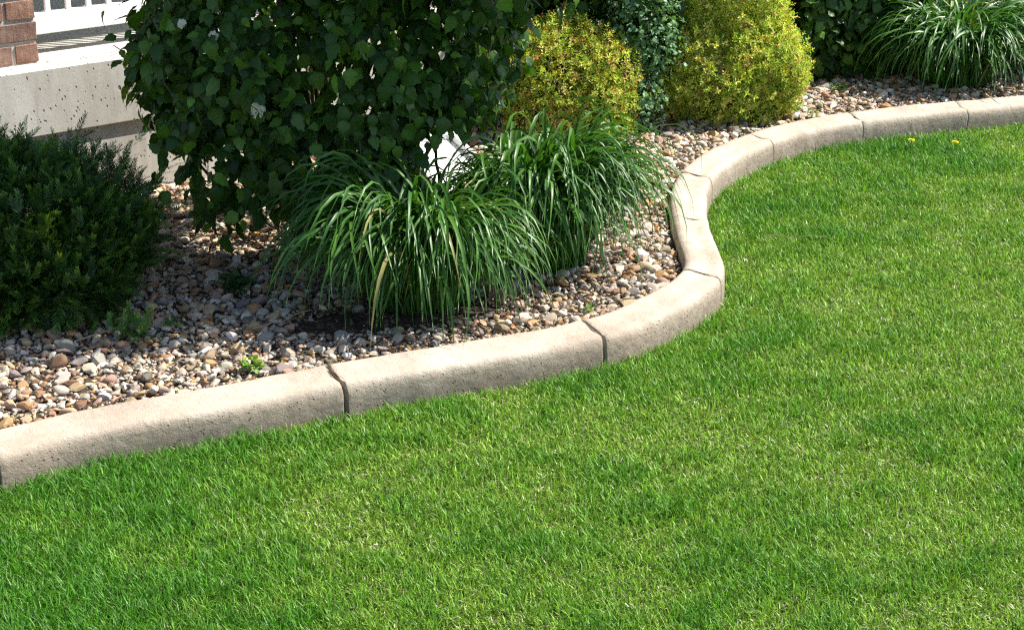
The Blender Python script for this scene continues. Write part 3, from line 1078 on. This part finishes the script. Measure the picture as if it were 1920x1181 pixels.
for A, B in BR:
    A, B = np.array(A), np.array(B)
    m = 13
    t = np.linspace(.15, 1, m)[:, None]
    pts = A + (B - A) * t + np.array([0, 0, -.035]) * np.sin(PI * t)
    ax = unit(B - A); side = unit(np.cross(ax, [0, 0, 1.]))
    sg = np.where(np.arange(m) % 2, 1, -1)[:, None]
    d = unit(ax * .85 + side * sg * .65 + ry.normal(0, .15, (m, 3)))
    d[-1] = ax
    S = ry.uniform(.055, .085, m)
    C = YCOL[ry.choice(4, m)] * 1.25
    V, F, Cc = sprigs(pts, d, S, C, ry)
    obj("branch", V, F, M_YEW, yew, Cc)
stems("stem", yew, (YB[0], YB[1], BED_Z - .02), [b[0] for b in BR], ry, M_BARK, .009, .06)
# small yew shoot at the shrub's foot
ys = np.array([-1.27, 5.40, BED_Z + .02])

# ------------------------------------------------------------------ strappy grass clumps
rc = np.random.default_rng(55)


def blade_template(r, width=.0205, nseg=11):
    th0 = math.radians(r.normal(80, 6)); the = math.radians(r.uniform(70, 92)); p = r.uniform(1.35, 2.35)
    s = np.linspace(0, 1, nseg + 1)
    th = th0 - (th0 + the) * s**p
    tw = r.normal(0, .5)
    pos = np.zeros((nseg + 1, 2))
    for i in range(nseg):
        a = .5 * (th[i] + th[i + 1])
        pos[i + 1] = pos[i] + np.array([math.cos(a), math.sin(a)]) / nseg
    V, C = [], []
    w = width * np.clip(np.minimum(.55 + s * 2.2, 1.0), 0, 1) * (1 - s**3.2)
    lat = r.normal(0, .05)
    for i in range(nseg + 1):
        c = np.array([lat * s[i]**2, pos[i, 0], pos[i, 1]])
        nrm = np.array([0, -math.sin(th[i]), math.cos(th[i])])
        ang = tw * s[i]
        side = np.array([math.cos(ang), 0, 0]) + nrm * math.sin(ang)
        V += [c - side * w[i] / 2 + nrm * w[i] * .16, c, c + side * w[i] / 2 + nrm * w[i] * .16]
        C += [(1, 1, 1), (1.12, 1.1, 1.1), (1, 1, 1)]
    F = []
    for i in range(nseg):
        a, b = i * 3, i * 3 + 3
        F += [(a, a + 1, b + 1), (a, b + 1, b), (a + 1, a + 2, b + 2), (a + 1, b + 2, b + 1)]
    return np.array(V), np.array(F), np.array(C, float)


BT = [blade_template(rc) for _ in range(36)]
blade_me = [mk_mesh("blade", t[0], t[1], M_STRAP, t[2], True) for t in BT]
STRAP = np.array([(.044, .128, .018), (.060, .160, .021), (.036, .104, .019), (.080, .19, .027), (.30, .27, .10)])


def strap_clump(label, base, n, length, r, n_single, spread=.07, radial=.76, squash=1.12, lean_dir=None):
    root = empty("strap_grass_clump", base); tag(root, label, "ornamental grass", "strappy grass clumps in the gravel bed")
    az = r.uniform(0, 2 * PI, n)
    out = np.stack([np.cos(az), np.sin(az)], 1)
    L = length * np.clip(r.normal(.88, .12, n), .45, 1.06)
    if lean_dir is not None: L *= 1 - lean_dir[2] * np.clip(out @ np.array(lean_dir[:2]), 0, 1)
    short = r.random(n) < .28
    L[short] *= r.uniform(.45, .8, short.sum())
    rho = spread * np.sqrt(r.random(n))
    a2 = az + r.normal(0, .9, n)
    pos = np.stack([rho * np.cos(a2), rho * np.sin(a2), np.full(n, -.01)], 1)
    yd = np.concatenate([out, r.normal(0, .12, (n, 1))], 1)
    R = frames(yd, np.array([0, 0, 1.]) + np.concatenate([r.normal(0, .12, (n, 2)), np.zeros((n, 1))], 1))
    k = r.integers(0, len(BT), n)
    C = STRAP[r.choice(len(STRAP), n, p=[.32, .285, .21, .173, .012])] * r.uniform(.8, 1.15, (n, 1))
    S = np.stack([L * r.uniform(.75, 1.2, n), L * radial * r.uniform(.85, 1.12, n), L * r.uniform(.92, 1.06, n) * squash], 1)
    cam_d = unit(np.array([-base[0], -base[1]]))
    sc = out @ cam_d + L / length * .4 + r.normal(0, .25, n)
    single = np.zeros(n, bool); single[np.argsort(-sc)[:n_single]] = True
    for i in np.where(single)[0]:
        o = link("blade", blade_me[k[i]], root, color=C[i])
        o.matrix_local = Matrix([list(R[i][a] * S[i]) + [pos[i][a]] for a in range(3)] + [[0, 0, 0, 1]])
    ps = []
    for j, t in enumerate(BT):
        s = np.where((k == j) & ~single)[0]
        if len(s): ps.append(scatter(*t, R[s], S[s], pos[s], C[s]))
    V, F, Cc = merge(ps)
    tag(obj("foliage", V, F, M_STRAP, root, Cc, True), kind="stuff")
    return root


strap_clump("nearest strappy grass clump half in shade below the big viburnum", (-.335, 5.80, BED_Z), 1700, .80, rc, 300, .17, .84, 1.10, (.75, .66, .24))
strap_clump("sunlit strappy grass clump filling the inside of the kerb bend", (.115, 6.22, BED_Z), 1500, .81, rc, 300, .15, .74, 1.18, (-.95, .3, .22))
strap_clump("far strappy grass clump right of the dark viburnum", (2.40, 9.31, BED_Z), 1300, .88, rc, 150, .18, .80, .90)
strap_clump("far strappy grass clump cut by the right edge behind the kerb", (3.00, 9.74, BED_Z), 1300, .88, rc, 150, .18, .80, .90)

# ------------------------------------------------------------------ small weeds and things in the bed


def weed(name, label, at, size, n, col, r, group="small weeds among the gravel"):
    root = empty(name, at); tag(root, label, "weed", group)
    N = unit(np.c_[r.normal(0, 1, (n, 2)), r.uniform(.2, 1.2, n)])
    P = N * size * r.uniform(.05, .75, (n, 1)); P[:, 2] *= .8
    R = frames(N + r.normal(0, .4, (n, 3)), np.array([0, 0, 1.]) + r.normal(0, .3, (n, 3)))
    C = np.array(col)[None] * r.uniform(.7, 1.3, (n, 1))
    V, F, Cc = scatter(*LT[0], R, size * r.uniform(.25, .5, n), P, C)
    obj("leaves", V, F, M_VIB, root, Cc, True)


rw = np.random.default_rng(8)
weed("weed", "bright green weed tuft against the near kerb", (-.82, 5.10, .10), .05, 60, (.16, .30, .04), rw)
weed("weed", "dark little weed in the shaded stones right of the yew", (-1.14, 5.50, .10), .04, 36, (.05, .12, .03), rw)
weed("weed", "small weed in the stones under the kerb bend", (.27, 5.62, .10), .035, 30, (.13, .24, .04), rw)
weed("weed", "low green weed in the stones before the dark far viburnum", (1.72, 9.05, .10), .06, 50, (.06, .14, .03), rw)
weed("weed", "yellow green seedling on the stones by the far kerb", (1.50, 8.46, .11), .04, 30, (.22, .30, .05), rw)
weed("weed", "dark leafy seedling below the big viburnum", (-.98, 5.86, .10), .09, 60, (.03, .075, .02), rw)
P = ys + rw.normal(0, 1, (40, 3)) * [.045, .04, .02]
dd = unit(rw.normal(0, .6, (40, 3)) + [.2, -.1, .8])
ysr = empty("yew_shoot", tuple(ys)); tag(ysr, "small green yew shoot at the foot of the large yew", "shrub")
V, F, C = sprigs(P, dd, rw.uniform(.05, .08, 40), YCOL[rw.choice(4, 40)] * 1.5, rw)
obj("foliage", V + np.array(YB) - ys, F, M_YEW, ysr, C)


def twig(label, pts, rad, group="dry twigs"):
    pts = np.array(pts, float)
    c = pts[0].copy()
    V, F = tube(pts - c, np.linspace(rad, rad * .5, len(pts)), 5)
    o = obj("dry_twig", V, F, M_TWIG, None, None, True, tuple(c))
    tag(o, label, "twig", group)


def bent(a, b, n, r, amp):
    t = np.linspace(0, 1, n)[:, None]
    return np.array(a) + (np.array(b) - np.array(a)) * t + r.normal(0, amp, (n, 3)) * np.sin(PI * t)


twig("long thin dry stem lying on the lawn right of the kerb bend", bent((.99, 6.66, .042), (1.26, 6.67, .036), 8, rw, .006), .0017)
twig("dry twig slanting over the shaded stones under the viburnum", bent((-1.0, 5.9, .11), (-.78, 6.02, .13), 7, rw, .006), .004)
twig("pale twig on the stones beside the dark soil patch", bent((-.86, 5.42, .11), (-.68, 5.56, .125), 7, rw, .005), .0035)
twig("thin forked twig at the foot of the blue green bush", bent((.62, 8.16, .11), (.74, 8.2, .14), 6, rw, .005), .003)
twig("brown twig lying in the deep shade under the yew", bent((-1.42, 5.32, .105), (-1.30, 5.40, .12), 6, rw, .004), .0035)

# ------------------------------------------------------------------ lawn grass
rl = np.random.default_rng(123)
NC = 1650000
X = rl.uniform(-2.4, 3.6, NC); Y = rl.uniform(3.1, 9.4, NC)
Z = Y * .9397 + .70
ok = (np.abs(X) < Z * .30 + .22) & (rl.random(NC) < np.minimum(1, (4.0 / Z)**1.0))
X, Y, Z = X[ok], Y[ok], Z[ok]
Pg = np.stack([X, Y], 1)
kd = kerb_dist(Pg)
edge = .158 + .034 * fbm(X, Y, .10, 61)**1.5
ok = kd > edge
X, Y, Z, kd = X[ok], Y[ok], Z[ok], kd[ok]
# gather blades into little tillers
n = len(X)
lush = fbm(X, Y, .6, 71)
fine = fbm(X, Y, .11, 73)
lush = .50 * lush + .50 * fine
near = np.exp(-(kd - .16) / .30)
left = np.clip((-.35 - X) / .7, 0, 1) * np.clip((5.6 - Y) / .8, 0, 1)
lush = lush + .10 * near + .19 * left
for _ in range(130):                             # dark vigorous tufts and thin dry spots
    cx_, cy_, w_ = rl.uniform(-1.6, 3.4), rl.uniform(3.4, 9.0), rl.uniform(.025, .085)
    lush = lush + rl.choice([.15, .10, -.12, -.17]) * np.exp(-(((X - cx_) / 1.4)**2 + (Y - cy_)**2) / w_**2)
lush = lush - .13 * np.exp(-(((X + .62) / .30)**2 + ((Y - 4.25) / .22)**2))
thin = rl.random(n) < np.clip(.74 + 1.4 * (lush - .35), .5, 1)
X, Y, Z, kd, lush = X[thin], Y[thin], Z[thin], kd[thin], lush[thin]
n = len(X)
h = (.027 + .026 * np.clip((lush - .3) * 2.0, 0, 1)) * rl.uniform(.55, 1.25, n)
wid = .0031 * rl.uniform(.7, 1.3, n) * (Z / 4.6)**.35
straw = rl.random(n) < np.clip(.10 - .45 * (lush - .42), .025, .20)
az = rl.uniform(0, 2 * PI, n)
lean = np.abs(rl.normal(.42, .36, n))
lean[straw] = rl.uniform(.8, 1.5, straw.sum())
h[straw] *= .6
bend = rl.uniform(.1, .8, n)
d0 = np.stack([np.cos(az) * np.sin(lean), np.sin(az) * np.sin(lean), np.cos(lean)], 1)
l2 = np.minimum(lean + bend, 1.75)
d1 = np.stack([np.cos(az) * np.sin(l2), np.sin(az) * np.sin(l2), np.cos(l2)], 1)
sa = az + PI / 2 + rl.normal(0, .6, n)
sv = np.stack([np.cos(sa), np.sin(sa), np.zeros(n)], 1) * wid[:, None] * .5
B = np.stack([X, Y, np.full(n, -.002) + .012 * straw * rl.random(n)], 1)
Mid = B + d0 * (h * .55)[:, None]
Tip = Mid + d1 * (h * .5)[:, None]
V = np.stack([B - sv, B + sv, Mid - sv * .9, Mid + sv * .9, Tip], 1).reshape(-1, 3)
F = (np.array([(0, 1, 3), (0, 3, 2), (2, 3, 4)])[None] + (np.arange(n) * 5)[:, None, None]).reshape(-1, 3)
t = np.clip((lush - .33) / .38 + rl.normal(0, .2, n), 0, 1)[:, None]
pale = np.array([.250, .410, .046]); deep = np.array([.090, .262, .020])
Cg = pale * (1 - t) + deep * t
Cg *= rl.uniform(.45, 1.45, (n, 1)) * rl.uniform(.9, 1.1, (n, 3))
Cg[straw] = np.where(rl.random((straw.sum(), 1)) < .22, np.array([.62, .60, .46]), np.array([.46, .42, .22])) * rl.uniform(.6, 1.2, (straw.sum(), 1))  # dry straw tones; the palest share is painted to stand for sun glints
V5 = np.repeat(Cg, 5, 0)
lo = obj("grass", V, F, M_GRASS, None, V5, False)
tag(lo, "short mown green lawn grass with pale dry flecks and painted glints", None, None, "stuff")


def dandelion(label, at, r):
    root = empty("dandelion", at); tag(root, label, "flower", "dandelions in the lawn")
    V, F = tube([(0, 0, 0), (.003, 0, .03), (.002, .001, .062)], .0022, 5)
    obj("stem", V, F, M_STRAP, root, np.tile((.14, .24, .05), (len(V), 1)), True)
    V, F = [], []
    for ring, (m, L, el) in enumerate(((22, .017, .1), (18, .0145, .35), (14, .011, .7), (8, .007, 1.1))):
        for i in range(m):
            a = 2 * PI * i / m + ring * .2 + r.uniform(-.1, .1)
            d = np.array([math.cos(a) * math.cos(el), math.sin(a) * math.cos(el), math.sin(el)]); s = np.array([-math.sin(a), math.cos(a), 0]) * .0026
            o = np.array([.002, .001, .062]); b = len(V)
            V += [o + s * .4, o - s * .4, o + d * L + s, o + d * L - s]
            F += [(b, b + 2, b + 1), (b + 1, b + 2, b + 3)]
    obj("flower_head", V, F, M_PETAL, root, np.tile((.82, .68, .02), (len(V), 1)))


dandelion("yellow dandelion in the lawn, nearer the far kerb joint", (1.908, 8.12, 0), rw)
dandelion("yellow dandelion in the lawn, further right of the pair", (2.108, 8.08, 0), rw)
